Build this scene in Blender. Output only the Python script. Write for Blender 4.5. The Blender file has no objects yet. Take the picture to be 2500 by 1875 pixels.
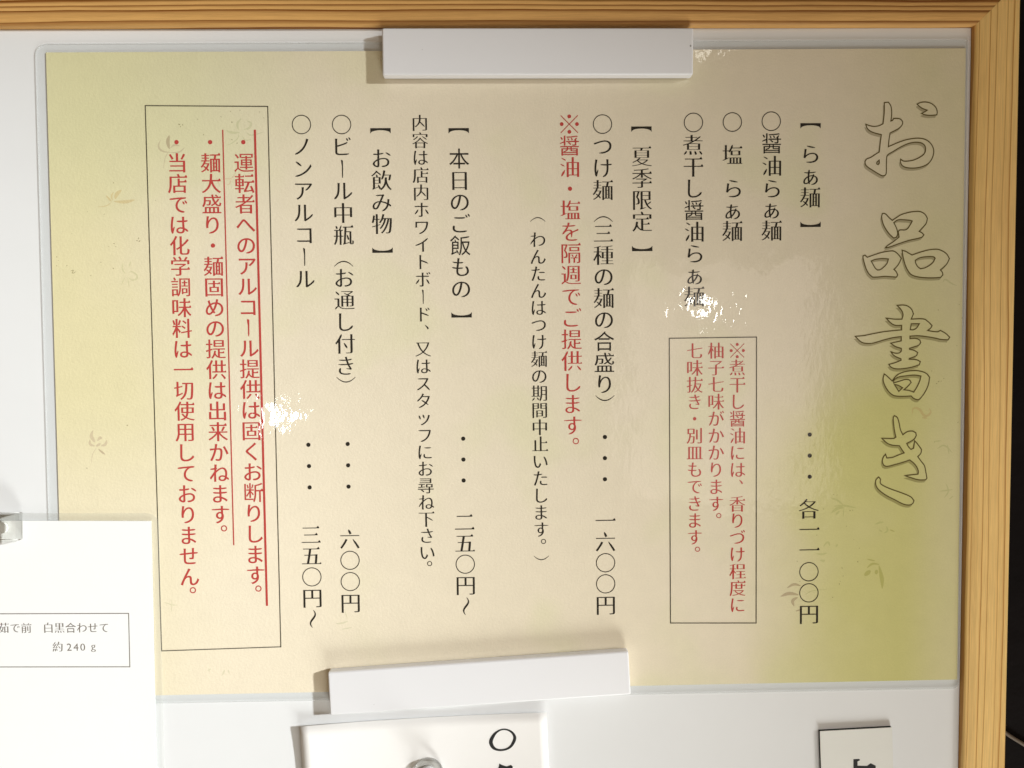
import bpy, bmesh, math, random
import numpy as np
from mathutils import Vector, Matrix

random.seed(7)
SC = bpy.context.scene
COL = SC.collection

# ------------------------------------------------------------------ camera
# Board frame: x right, y up, z out of the board, metres, origin at the middle of the menu.
# World: the board hangs upright on a wall, (x, y, z) -> (x, -z, y).
F_PX = 1760.0
CAM_ROT = (-0.03387582, -0.01750746, -0.01023746)
CAM_LOC = (-0.00641199, 0.00680213, 0.33388241)
TO_WORLD = Matrix(((1, 0, 0, 0), (0, 0, -1, 0), (0, 1, 0, 0), (0, 0, 0, 1)))


def euler_m(r):
    return (Matrix.Rotation(r[2], 4, 'Z') @ Matrix.Rotation(r[1], 4, 'Y') @ Matrix.Rotation(r[0], 4, 'X'))


CAM_M = Matrix.Translation(CAM_LOC) @ euler_m(CAM_ROT)
cam_d = bpy.data.cameras.new('camera')
cam_d.sensor_width = 36.0
cam_d.lens = F_PX / 2500.0 * 36.0
cam_d.clip_start = 0.01
cam_d.clip_end = 50
cam_d.dof.use_dof = True
cam_d.dof.focus_distance = 0.334
cam_d.dof.aperture_fstop = 9.0
cam = bpy.data.objects.new('camera', cam_d)
cam.matrix_world = TO_WORLD @ CAM_M
COL.objects.link(cam)
SC.camera = cam
SC.render.resolution_x, SC.render.resolution_y = 1024, 768

# ------------------------------------------------------------------ world, lamps, exposure
W = bpy.data.worlds.new('World')
SC.world = W
W.use_nodes = True
W.node_tree.nodes['Background'].inputs[0].default_value = (1.0, 0.74, 0.45, 1)
W.node_tree.nodes['Background'].inputs[1].default_value = 0.19
SC.view_settings.view_transform = 'Standard'
SC.view_settings.look = 'None'
SC.view_settings.exposure = 0.0
SC.view_settings.gamma = 1.0
SC.view_settings.use_curve_mapping = False


def lamp(name, kind, loc, power, col, size, target=None, size_y=None, angle=None, blend=1.0):
    d = bpy.data.lights.new(name, kind)
    d.energy = power
    d.color = col
    if kind == 'AREA':
        d.shape = 'RECTANGLE' if size_y else 'DISK'
        d.size = size
        if size_y:
            d.size_y = size_y
    else:
        d.shadow_soft_size = size
    if kind == 'SPOT':
        d.spot_size = angle
        d.spot_blend = blend
    o = bpy.data.objects.new(name, d)
    COL.objects.link(o)
    p = TO_WORLD @ Vector(loc)
    o.location = p
    if target is not None:
        t = TO_WORLD @ Vector(target)
        o.rotation_euler = (t - p).to_track_quat('-Z', 'Y').to_euler()
    return o


# ceiling spot far to the right on the board's left; added fill for its lower right corner
lamp('right_spot', 'SPOT', (3.0, 0.81, 2.0), 925, (0.915, 0.965, 0.985), 0.105, (-0.756, -0.224, 0.0), angle=2 * 0.1215, blend=0.593)
lamp('low_fill', 'SPOT', (2.5, 0.16, 2.2), 57, (1.0, 0.94, 0.85), 0.04, (0.225, -0.14, 0.0), angle=2 * 0.057, blend=0.75)
# light thrown up from a bright counter under the board
lamp('counter_light', 'AREA', (0.30, -0.95, 0.40), 7.0, (0.96, 1.0, 0.98), 0.55, (-0.05, 0.0, 0.0), 0.20)
# bulbs and a dim warm panel behind the viewer, seen mirrored in the laminate
lamp('left_bulb', 'POINT', (-0.474, -0.105, 1.20), 1.1, (0.98, 1.0, 0.98), 0.026)
lamp('right_bulb', 'POINT', (0.425, 0.105, 1.20), 0.75, (1.0, 1.0, 0.95), 0.020)
lamp('top_bulb', 'POINT', (0.43, 0.66, 1.20), 0.10, (1.0, 0.97, 0.85), 0.020)
lamp('dim_panel', 'AREA', (0.50, -0.06, 1.30), 0.85, (1.0, 0.86, 0.76), 0.42, (0.1, -0.02, 0.0), 0.55)


# ------------------------------------------------------------------ measuring helpers
def bp(px, py, h=0.0):
    """point of the board frame, at height h, that stands at pixel (px, py) of the 2500x1875 photograph"""
    d = CAM_M.to_3x3() @ Vector(((px - 1250.0) / F_PX, -(py - 937.5) / F_PX, -1.0))
    t = (h - CAM_LOC[2]) / d.z
    return Vector((CAM_LOC[0] + d.x * t, CAM_LOC[1] + d.y * t, h))


def pxm(px, py, h=0.0):
    return ((bp(px + 5, py, h) - bp(px - 5, py, h)).length) / 10.0


# ------------------------------------------------------------------ materials
def new_mat(name):
    m = bpy.data.materials.new(name)
    m.use_nodes = True
    nt = m.node_tree
    b = nt.nodes['Principled BSDF']
    return m, nt, b


def N(nt, t, **kw):
    n = nt.nodes.new(t)
    for k, v in kw.items():
        setattr(n, k, v)
    return n


def board_coords(nt):
    """position in the board frame (x right, y up), from the world position"""
    g = N(nt, 'ShaderNodeNewGeometry')
    s = N(nt, 'ShaderNodeSeparateXYZ')
    nt.links.new(g.outputs['Position'], s.inputs[0])
    c = N(nt, 'ShaderNodeCombineXYZ')
    nt.links.new(s.outputs['X'], c.inputs['X'])
    nt.links.new(s.outputs['Z'], c.inputs['Y'])
    return c.outputs[0], s.outputs['X'], s.outputs['Z']


def math_n(nt, op, a, b=None, c=None, clamp=False):
    n = N(nt, 'ShaderNodeMath', operation=op)
    n.use_clamp = clamp
    for i, v in enumerate((a, b, c)):
        if v is None:
            continue
        if isinstance(v, (int, float)):
            n.inputs[i].default_value = v
        else:
            nt.links.new(v, n.inputs[i])
    return n.outputs[0]


def ramp01(nt, v, lo, hi):
    n = N(nt, 'ShaderNodeMapRange')
    n.interpolation_type = 'SMOOTHSTEP'
    nt.links.new(v, n.inputs['Value'])
    n.inputs['From Min'].default_value = lo
    n.inputs['From Max'].default_value = hi
    return n.outputs[0]


def noise(nt, vec, scale, detail=3.0, rough=0.55, dist=0.0):
    n = N(nt, 'ShaderNodeTexNoise')
    n.inputs['Scale'].default_value = scale
    n.inputs['Detail'].default_value = detail
    n.inputs['Roughness'].default_value = rough
    n.inputs['Distortion'].default_value = dist
    if vec is not None:
        nt.links.new(vec, n.inputs['Vector'])
    return n


def mix_rgb(nt, fac, a, b, blend='MIX'):
    n = N(nt, 'ShaderNodeMix', data_type='RGBA', blend_type=blend)
    if isinstance(fac, (int, float)):
        n.inputs[0].default_value = fac
    else:
        nt.links.new(fac, n.inputs[0])
    for i, v in ((6, a), (7, b)):
        if isinstance(v, tuple):
            n.inputs[i].default_value = v if len(v) == 4 else v + (1,)
        else:
            nt.links.new(v, n.inputs[i])
    return n.outputs[2]


def laminate_coat(nt, b, weight=1.0):
    """the clear film over the print: glossy, with the fine wrinkles and orange peel of a hot laminate"""
    vec, X, Y = board_coords(nt)
    mp = N(nt, 'ShaderNodeMapping')
    mp.inputs['Rotation'].default_value = (0, 0, math.radians(-52))
    mp.inputs['Scale'].default_value = (1.0, 0.45, 1.0)
    nt.links.new(vec, mp.inputs[0])
    n1 = noise(nt, mp.outputs[0], 430, 1.0, 0.5, 0.4)     # wrinkles, two to five millimetres
    n2 = noise(nt, vec, 900, 1.0, 0.5)                    # orange peel, about 1 mm
    n3 = noise(nt, vec, 30, 2.0, 0.5)                     # where the film is wrinkled most
    n4 = noise(nt, vec, 62, 1.0, 0.5)                     # slow waviness
    k = ramp01(nt, n3.outputs['Fac'], 0.42, 0.60)
    k = math_n(nt, 'ADD', k, math_n(nt, 'MULTIPLY', ramp01(nt, X, 0.100, 0.130), 0.7))   # badly rolled right third
    a = math_n(nt, 'MULTIPLY', n1.outputs['Fac'], math_n(nt, 'MULTIPLY_ADD', k, 1.1, 0.55))
    h = math_n(nt, 'ADD', a, math_n(nt, 'MULTIPLY', n2.outputs['Fac'], 0.13))
    h = math_n(nt, 'ADD', h, math_n(nt, 'MULTIPLY', n4.outputs['Fac'], 5.0))
    bu = N(nt, 'ShaderNodeBump')
    bu.inputs['Strength'].default_value = 1.0
    bu.inputs['Distance'].default_value = 0.00004
    nt.links.new(h, bu.inputs['Height'])
    b.inputs['Coat Weight'].default_value = weight
    b.inputs['Coat Roughness'].default_value = 0.035
    b.inputs['Coat IOR'].default_value = 1.5
    nt.links.new(bu.outputs[0], b.inputs['Coat Normal'])
    # paper grain felt through the film
    bu2 = N(nt, 'ShaderNodeBump')
    bu2.inputs['Strength'].default_value = 0.55
    bu2.inputs['Distance'].default_value = 0.0002
    nn = noise(nt, vec, 760, 3.0, 0.6)
    nt.links.new(nn.outputs['Fac'], bu2.inputs['Height'])
    nt.links.new(bu2.outputs[0], b.inputs['Normal'])
    b.inputs['Roughness'].default_value = 0.9
    b.inputs['Specular IOR Level'].default_value = 0.0


def paper_colour(nt):
    """printed washi pattern: cream sheet with yellow-green clouds along its ends, and light painted in at lower left"""
    vec, X, Y = board_coords(nt)
    w = noise(nt, vec, 9, 3.0, 0.55)
    w2 = noise(nt, vec, 17, 2.0, 0.5)
    off = math_n(nt, 'MULTIPLY_ADD', w.outputs['Fac'], 0.10, -0.05)
    xd = math_n(nt, 'ADD', X, off)
    # green cloud on the right end, stronger in its lower two thirds
    xr = math_n(nt, 'ADD', xd, math_n(nt, 'MULTIPLY', ramp01(nt, Y, -0.055, 0.035), -0.042))
    r = ramp01(nt, xr, 0.088, 0.185)
    ry = ramp01(nt, Y, 0.15, -0.02)
    r = math_n(nt, 'MULTIPLY', r, math_n(nt, 'MULTIPLY_ADD', ry, 0.55, 0.45))
    # and it fades again at the very edge
    r = math_n(nt, 'MULTIPLY', r, math_n(nt, 'MULTIPLY_ADD', ramp01(nt, X, 0.180, 0.207), -0.35, 1.0))
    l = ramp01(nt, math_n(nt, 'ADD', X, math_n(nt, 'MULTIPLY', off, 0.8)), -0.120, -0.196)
    tl = math_n(nt, 'MULTIPLY', ramp01(nt, xd, -0.06, -0.15), ramp01(nt, Y, 0.05, 0.12))
    blot = ramp01(nt, w2.outputs['Fac'], 0.50, 0.70)
    c = mix_rgb(nt, math_n(nt, 'MULTIPLY', blot, 0.55), (0.805, 0.71, 0.545), (0.745, 0.705, 0.455))
    cream = math_n(nt, 'MULTIPLY', ramp01(nt, xd, 0.0, -0.15), ramp01(nt, Y, 0.03, -0.09))  # extra light on the lower left, put into the paper colour
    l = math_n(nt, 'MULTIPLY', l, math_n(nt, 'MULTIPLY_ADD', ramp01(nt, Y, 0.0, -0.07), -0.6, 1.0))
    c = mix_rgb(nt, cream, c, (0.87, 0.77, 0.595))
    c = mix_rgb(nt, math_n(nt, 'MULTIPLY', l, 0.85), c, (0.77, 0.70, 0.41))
    c = mix_rgb(nt, math_n(nt, 'MULTIPLY', tl, 0.55), c, (0.66, 0.65, 0.38))
    c = mix_rgb(nt, r, c, (0.63, 0.595, 0.245))
    f = noise(nt, vec, 120, 4.0, 0.65)
    f2 = noise(nt, vec, 1500, 2.0, 0.6)
    v = math_n(nt, 'MULTIPLY_ADD', f.outputs['Fac'], 0.10, 0.95)
    v = math_n(nt, 'MULTIPLY', v, math_n(nt, 'MULTIPLY_ADD', f2.outputs['Fac'], 0.12, 0.94))
    hs = N(nt, 'ShaderNodeHueSaturation')
    nt.links.new(v, hs.inputs['Value'])
    nt.links.new(c, hs.inputs['Color'])
    return hs.outputs[0]


def mat_menu(name, tint=None, fac=1.0):
    m, nt, b = new_mat(name)
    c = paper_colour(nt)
    if tint is not None:
        c = mix_rgb(nt, fac, c, tint, 'MULTIPLY')
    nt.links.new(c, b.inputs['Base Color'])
    laminate_coat(nt, b)
    return m


def mat_ink(name, col):
    m, nt, b = new_mat(name)
    vec, X, Y = board_coords(nt)
    n = noise(nt, vec, 2200, 2.0, 0.6)
    c = mix_rgb(nt, math_n(nt, 'MULTIPLY', n.outputs['Fac'], 0.35), col, tuple(min(1, x * 1.9 + 0.02) for x in col))
    nt.links.new(c, b.inputs['Base Color'])
    laminate_coat(nt, b)
    return m


def mat_plain(name, col, rough=0.5, spec=0.5, bump=0.0, bscale=600, coat=0.0, var=0.0, vscale=60):
    m, nt, b = new_mat(name)
    vec, X, Y = board_coords(nt)
    if var:
        n = noise(nt, vec, vscale, 4.0, 0.6)
        c = mix_rgb(nt, n.outputs['Fac'], tuple(x * (1 - var) for x in col), tuple(min(1, x * (1 + var)) for x in col))
        nt.links.new(c, b.inputs['Base Color'])
    else:
        b.inputs['Base Color'].default_value = col + (1,)
    b.inputs['Roughness'].default_value = rough
    b.inputs['Specular IOR Level'].default_value = spec
    b.inputs['Coat Weight'].default_value = coat
    if bump:
        n = noise(nt, vec, bscale, 3.0, 0.6)
        bu = N(nt, 'ShaderNodeBump')
        bu.inputs['Strength'].default_value = 1.0
        bu.inputs['Distance'].default_value = bump
        nt.links.new(n.outputs['Fac'], bu.inputs['Height'])
        nt.links.new(bu.outputs[0], b.inputs['Normal'])
    return m


def mat_film(name, alpha=0.3, tone=(0.62, 0.64, 0.65)):
    """clear plastic margin of a laminating pouch"""
    m, nt, b = new_mat(name)
    b.inputs['Base Color'].default_value = tone + (1,)
    b.inputs['Roughness'].default_value = 0.15
    vec, X, Y = board_coords(nt)
    n = noise(nt, vec, 60, 3.0, 0.5)
    bu = N(nt, 'ShaderNodeBump')
    bu.inputs['Distance'].default_value = 0.0006
    nt.links.new(n.outputs['Fac'], bu.inputs['Height'])
    nt.links.new(bu.outputs[0], b.inputs['Normal'])
    t = N(nt, 'ShaderNodeBsdfTransparent')
    t.inputs[0].default_value = (0.97, 0.98, 0.98, 1)
    mx = N(nt, 'ShaderNodeMixShader')
    mx.inputs[0].default_value = alpha
    nt.links.new(t.outputs[0], mx.inputs[1])
    nt.links.new(b.outputs[0], mx.inputs[2])
    nt.links.new(mx.outputs[0], nt.nodes['Material Output'].inputs[0])
    return m


def mat_clear(name, body=0.93, rim=0.55):
    """clear moulded plastic: see-through in front, darker at its turned rims, glossy"""
    m, nt, b = new_mat(name)
    nt.nodes.remove(b)
    lw = N(nt, 'ShaderNodeLayerWeight')
    lw.inputs['Blend'].default_value = 0.35
    t = N(nt, 'ShaderNodeBsdfTransparent')
    nt.links.new(mix_rgb(nt, lw.outputs['Facing'], (body, body, body * 0.99), (rim, rim, rim * 0.98)), t.inputs[0])
    g = N(nt, 'ShaderNodeBsdfGlossy')
    g.inputs['Roughness'].default_value = 0.06
    g.inputs['Color'].default_value = (1, 1, 1, 1)
    fr = N(nt, 'ShaderNodeFresnel')
    fr.inputs['IOR'].default_value = 1.28
    mx = N(nt, 'ShaderNodeMixShader')
    nt.links.new(fr.outputs[0], mx.inputs[0])
    nt.links.new(t.outputs[0], mx.inputs[1])
    nt.links.new(g.outputs[0], mx.inputs[2])
    nt.links.new(mx.outputs[0], nt.nodes['Material Output'].inputs[0])
    return m


def mat_pine(name, seed, light, dark, spacing, width):
    """pine with growth rings running along the rail (object x); y is across the rail"""
    m, nt, b = new_mat(name)
    tc = N(nt, 'ShaderNodeTexCoord')
    sep = N(nt, 'ShaderNodeSeparateXYZ')
    nt.links.new(tc.outputs['Object'], sep.inputs[0])

    def stretched(sx, sy, off):
        mp = N(nt, 'ShaderNodeMapping')
        mp.inputs['Scale'].default_value = (sx, sy, sy)
        mp.inputs['Location'].default_value = (seed * 3.1 + off, seed * 1.7, 0)
        nt.links.new(tc.outputs['Object'], mp.inputs[0])
        return mp.outputs[0]
    n1 = noise(nt, stretched(3.5, 24, 0), 1.0, 2.0, 0.5)
    n2 = noise(nt, stretched(16, 110, 5), 1.0, 2.0, 0.5)
    y = math_n(nt, 'ADD', sep.outputs['Y'], math_n(nt, 'MULTIPLY', sep.outputs['Z'], 0.5))
    y = math_n(nt, 'ADD', y, math_n(nt, 'MULTIPLY_ADD', n1.outputs['Fac'], 0.0075, -0.00375))
    y = math_n(nt, 'ADD', y, math_n(nt, 'MULTIPLY_ADD', n2.outputs['Fac'], 0.0012, -0.0006))
    # uneven ring spacing
    cb = N(nt, 'ShaderNodeCombineXYZ')
    nt.links.new(math_n(nt, 'MULTIPLY', y, 210.0), cb.inputs[0])
    cb.inputs[1].default_value = seed * 7.3
    nsp = noise(nt, cb.outputs[0], 1.0, 1.0, 0.5)
    ph = math_n(nt, 'MULTIPLY_ADD', y, 1.0 / spacing, math_n(nt, 'MULTIPLY', nsp.outputs['Fac'], 1.9))
    fr = math_n(nt, 'FRACT', ph)
    up = ramp01(nt, fr, 1.0 - width * 2.6, 0.985)
    dn = ramp01(nt, fr, 1.0, 0.988)
    g = math_n(nt, 'MULTIPLY', math_n(nt, 'POWER', up, 1.6), dn)
    # each ring has its own strength
    fl = math_n(nt, 'FLOOR', ph)
    wn = N(nt, 'ShaderNodeTexWhiteNoise', noise_dimensions='1D')
    nt.links.new(math_n(nt, 'ADD', fl, seed * 13.0), wn.inputs['W'])
    g = math_n(nt, 'MULTIPLY', g, math_n(nt, 'MULTIPLY_ADD', wn.outputs['Value'], 0.55, 0.62), clamp=True)
    fib = noise(nt, stretched(70, 1900, 9), 1.0, 3.0, 0.6)
    c = mix_rgb(nt, g, light, dark)
    blot = noise(nt, stretched(9, 60, 2), 1.0, 3.0, 0.6)
    c = mix_rgb(nt, math_n(nt, 'MULTIPLY', ramp01(nt, blot.outputs['Fac'], 0.42, 0.72), 0.35), c,
                tuple(a * 0.5 + d * 0.5 for a, d in zip(light, dark)))
    hs = N(nt, 'ShaderNodeHueSaturation')
    nt.links.new(math_n(nt, 'MULTIPLY_ADD', fib.outputs['Fac'], 0.44, 0.78), hs.inputs['Value'])
    nt.links.new(c, hs.inputs['Color'])
    nt.links.new(hs.outputs[0], b.inputs['Base Color'])
    b.inputs['Roughness'].default_value = 0.5
    b.inputs['Specular IOR Level'].default_value = 0.25
    bu = N(nt, 'ShaderNodeBump')
    bu.inputs['Strength'].default_value = 0.6
    bu.inputs['Distance'].default_value = 0.00025
    nt.links.new(math_n(nt, 'ADD', math_n(nt, 'MULTIPLY', g, -0.6), fib.outputs['Fac']), bu.inputs['Height'])
    nt.links.new(bu.outputs[0], b.inputs['Normal'])
    return m


M_BOARD = mat_plain('whiteboard_enamel', (0.80, 0.80, 0.80), 0.30, 0.35, 0.00002, 40, var=0.03, vscale=22)
M_WALL = mat_plain('dark_wall', (0.006, 0.004, 0.004), 0.85, 0.1, 0.0008, 90, var=0.5, vscale=25)
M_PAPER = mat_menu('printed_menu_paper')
M_SHADE = mat_menu('printed_drop_shade', (0.60, 0.58, 0.53))
M_MAUVE = mat_menu('print_mauve', (0.824, 0.771, 0.789))
M_MAUVE2 = mat_menu('print_dark_mauve', (0.701, 0.63, 0.63))
M_GREYGR = mat_menu('print_grey_green', (0.859, 0.886, 0.824))
M_TAN = mat_menu('print_tan', (0.912, 0.824, 0.718))
M_OLIVE = mat_menu('print_olive', (0.789, 0.789, 0.63))
M_PINK = mat_menu('print_pink', (0.947, 0.842, 0.824))
M_SPECK = mat_menu('print_specks', (0.56, 0.534, 0.472))
M_BLACK = mat_ink('black_ink', (0.022, 0.019, 0.015))
M_OUTLINE = mat_ink('outline_ink', (0.105, 0.080, 0.028))
M_RED = mat_ink('red_ink', (0.44, 0.052, 0.045))
M_RULE = mat_ink('rule_ink', (0.05, 0.045, 0.03))
M_GREYINK = mat_ink('grey_ink', (0.15, 0.125, 0.105))
M_SUMI = mat_plain('black_print', (0.012, 0.012, 0.013), 0.45, 0.4)
M_CARD = mat_plain('white_card_paper', (0.90, 0.895, 0.88), 0.4, 0.4, 0.00003, 700, var=0.012, vscale=90)
M_NOTE = mat_plain('white_note_paper', (0.90, 0.875, 0.85), 0.55, 0.3, 0.00004, 900, var=0.015, vscale=80)
M_PLATE = mat_plain('magnet_sheet_face', (0.78, 0.77, 0.72), 0.5, 0.4, 0.00004, 900, var=0.02, vscale=80)
M_PLATE_EDGE = mat_plain('magnet_sheet_edge', (0.022, 0.028, 0.03), 0.7, 0.3)
M_MAGNET = mat_plain('white_magnet_plastic', (0.82, 0.81, 0.825), 0.38, 0.45, 0.00003, 900, var=0.01, vscale=50)
M_DUST = mat_plain('dust', (0.35, 0.34, 0.33), 0.9, 0.1)
M_FILM = mat_film('laminate_film', 0.13, (0.50, 0.50, 0.49))
M_FILM2 = mat_film('card_film', 0.16, (0.75, 0.72, 0.66))
M_FILM_EDGE = mat_film('sealed_film_edge', 0.45, (0.86, 0.87, 0.87))
M_CLEAR = mat_clear('clear_acrylic', 0.965, 0.80)
M_PIN = mat_clear('clear_pin_plastic', 0.93, 0.62)
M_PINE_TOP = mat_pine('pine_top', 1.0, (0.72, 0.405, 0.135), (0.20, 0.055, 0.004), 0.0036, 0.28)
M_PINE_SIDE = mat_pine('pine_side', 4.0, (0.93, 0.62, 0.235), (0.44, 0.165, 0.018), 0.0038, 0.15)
M_CORD = mat_plain('pale_cord', (0.16, 0.125, 0.095), 0.7, 0.2)


# ------------------------------------------------------------------ object helpers
def thing(name, label, cat, at, group=None, spin=0.0):
    o = bpy.data.objects.new(name, None)
    o.empty_display_size = 0.02
    o.matrix_world = TO_WORLD @ Matrix.Translation(at) @ Matrix.Rotation(spin, 4, 'Z')
    COL.objects.link(o)
    o['label'] = label
    o['category'] = cat
    if group:
        o['group'] = group
    return o


def link_mesh(name, me, mats, parent=None, label=None):
    for m in (mats if isinstance(mats, (list, tuple)) else [mats]):
        me.materials.append(m)
    me.name = name
    o = bpy.data.objects.new(name, me)
    COL.objects.link(o)
    if parent is not None:
        o.parent = parent
    if label:
        o['label'] = label
    return o


def mesh_of(verts, faces, origin=(0, 0, 0)):
    me = bpy.data.meshes.new('m')
    ox, oy, oz = origin
    me.from_pydata([(v[0] - ox, v[1] - oy, v[2] - oz) for v in verts], [], faces)
    me.update()
    return me


def smooth(me, on=True):
    for p in me.polygons:
        p.use_smooth = on


def slab(corners, z0, z1, origin=(0, 0, 0), bevel=0.0, seg=3):
    """closed block over the polygon corners (board frame), from z0 to z1, edges rounded"""
    bm = bmesh.new()
    a = [bm.verts.new((c[0] - origin[0], c[1] - origin[1], z0 - origin[2])) for c in corners]
    b = [bm.verts.new((c[0] - origin[0], c[1] - origin[1], z1 - origin[2])) for c in corners]
    n = len(corners)
    bm.faces.new(list(reversed(a)))
    bm.faces.new(b)
    for i in range(n):
        bm.faces.new((a[i], a[(i + 1) % n], b[(i + 1) % n], b[i]))
    bmesh.ops.recalc_face_normals(bm, faces=bm.faces)
    if bevel:
        bmesh.ops.bevel(bm, geom=bm.edges[:] + bm.verts[:], offset=bevel, segments=seg, profile=0.6, affect='EDGES')
    me = bpy.data.meshes.new('m')
    bm.to_mesh(me)
    bm.free()
    return me


def round_poly(corners, r, seg=6):
    """corner-rounded polygon; r is one radius or a list"""
    out = []
    n = len(corners)
    for i in range(n):
        p = Vector(corners[i][:2])
        a = Vector(corners[i - 1][:2]) - p
        b = Vector(corners[(i + 1) % n][:2]) - p
        rr = r[i] if isinstance(r, (list, tuple)) else r
        if rr <= 0:
            out.append(p)
            continue
        a.normalize()
        b.normalize()
        for k in range(seg + 1):
            t = k / seg
            q = p + a * rr * (1 - t) ** 2 + b * rr * t ** 2
            out.append(q)
    return out


def ring_slab(outer, inner, z0, z1, origin):
    """flat ring between two closed outlines"""
    me = fill_contours([[(p[0], p[1]) for p in outer], [(p[0], p[1]) for p in inner]])
    vs, fs = me
    V = [(x, y, z1) for x, y in vs]
    nv = len(V)
    Fc = [tuple(f) for f in fs]
    for loop, flip in ((outer, False), (inner, True)):
        base = len(V)
        n = len(loop)
        for p in loop:
            V.append((p[0], p[1], z1))
        for p in loop:
            V.append((p[0], p[1], z0))
        for i in range(n):
            j = (i + 1) % n
            Fc.append((base + i, base + n + i, base + n + j, base + j))
    return mesh_of(V, Fc, origin)


_fill_cache_obj = None


def fill_contours(contours):
    """triangulate closed outlines with holes (even-odd) -> (verts2d, faces)"""
    cu = bpy.data.curves.new('fill', 'CURVE')
    cu.dimensions = '2D'
    cu.fill_mode = 'BOTH'
    for c in contours:
        s = cu.splines.new('POLY')
        s.points.add(len(c) - 1)
        for p, q in zip(s.points, c):
            p.co = (q[0], q[1], 0, 1)
        s.use_cyclic_u = True
    o = bpy.data.objects.new('fill', cu)
    me = o.to_mesh()
    vs = [(v.co.x, v.co.y) for v in me.vertices]
    fs = []
    for p in me.polygons:
        f = tuple(p.vertices)
        if p.normal.z < 0:
            f = f[::-1]
        fs.append(f)
    o.to_mesh_clear()
    bpy.data.objects.remove(o)
    bpy.data.curves.remove(cu)
    return vs, fs


def catmull(pts, closed=True, sub=5, corner_deg=42):
    """smooth curve through traced points, keeping the sharp corners sharp"""
    P = [np.array(p, float) for p in pts]
    n = len(P)

    def is_corner(i):
        if not closed and i in (0, n - 1):
            return True
        a = P[i] - P[i - 1]
        b = P[(i + 1) % n] - P[i]
        d = abs(math.degrees(math.atan2(a[0] * b[1] - a[1] * b[0], a.dot(b))))
        return d > corner_deg
    cor = [is_corner(i) for i in range(n)]
    out = []
    for i in range(n if closed else n - 1):
        j = (i + 1) % n
        p1, p2 = P[i], P[j]
        L = np.linalg.norm(p2 - p1)
        if cor[i]:
            m1 = (p2 - p1)
        else:
            t = P[j] - P[i - 1]
            m1 = t / (np.linalg.norm(t) + 1e-9) * L
        if cor[j]:
            m2 = (p2 - p1)
        else:
            t = P[(j + 1) % n] - P[i]
            m2 = t / (np.linalg.norm(t) + 1e-9) * L
        for k in range(sub):
            u = k / sub
            h = ((2 * u ** 3 - 3 * u ** 2 + 1) * p1 + (u ** 3 - 2 * u ** 2 + u) * m1
                 + (-2 * u ** 3 + 3 * u ** 2) * p2 + (u ** 3 - u ** 2) * m2)
            out.append(h)
    if not closed:
        out.append(P[-1])
    return out


def ribbon(pts, widths, closed, V, Fc, z):
    """flat stroke of varying width appended to V, Fc"""
    n = len(pts)
    base = len(V)
    P = [np.array(p[:2], float) for p in pts]
    for i in range(n):
        a = P[i] - P[i - 1] if (closed or i > 0) else P[1] - P[0]
        b = P[(i + 1) % n] - P[i] if (closed or i < n - 1) else a
        ta = a / (np.linalg.norm(a) + 1e-12)
        tb = b / (np.linalg.norm(b) + 1e-12)
        na = np.array((-ta[1], ta[0]))
        nb = np.array((-tb[1], tb[0]))
        nn = na + nb
        L = np.linalg.norm(nn)
        nn = na if L < 1e-6 else nn / L
        s = 1.0 / max(0.5, nn.dot(na))
        w = widths if isinstance(widths, (int, float)) else widths[i]
        for sg in (1, -1):
            q = P[i] + nn * s * w * 0.5 * sg
            V.append((q[0], q[1], z))
    for i in range(n if closed else n - 1):
        j = (i + 1) % n
        Fc.append((base + 2 * i, base + 2 * i + 1, base + 2 * j + 1, base + 2 * j))


# ------------------------------------------------------------------ lettering: a mincho face cut from the built-in gothic outlines
KANA = set('おらぁつけのりすしまわんたはのごもめへくかねせできさいみにづがをてビールノンアコホワイトボドスタッフー')
_glyphs = {}


def raw_contours(ch):
    c = bpy.data.curves.new('t', 'FONT')
    c.body = ch
    o = bpy.data.objects.new('t', c)
    COL.objects.link(o)
    bpy.context.view_layer.update()
    cu = o.to_curve(bpy.context.evaluated_depsgraph_get())
    res = []
    for s in cu.splines:
        bps = s.bezier_points
        n = len(bps)
        pts = []
        for i in range(n):
            p, q = bps[i], bps[(i + 1) % n]
            p0, p1, p2, p3 = (np.array(v[:2]) for v in (p.co, p.handle_right, q.handle_left, q.co))
            L = np.linalg.norm(p3 - p0)
            if L < 1e-6:
                continue
            d = p3 - p0
            dev = max(abs(d[0] * (k - p0)[1] - d[1] * (k - p0)[0]) / L for k in (p1, p2))
            sub = 1 if dev < 0.002 else (3 if dev < 0.02 else 6)
            for k in range(sub):
                u = k / sub
                pts.append((1 - u) ** 3 * p0 + 3 * u * (1 - u) ** 2 * p1 + 3 * u * u * (1 - u) * p2 + u ** 3 * p3)
        # drop doubled points
        cl = []
        for q in pts:
            if not cl or np.linalg.norm(q - cl[-1]) > 1e-4:
                cl.append(q)
        if len(cl) > 2:
            res.append(np.array(cl))
    o.to_curve_clear()
    bpy.data.objects.remove(o)
    bpy.data.curves.remove(c)
    return res


def area(c):
    x, y = c[:, 0], c[:, 1]
    return 0.5 * np.sum(x * np.roll(y, -1) - np.roll(x, -1) * y)


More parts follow.
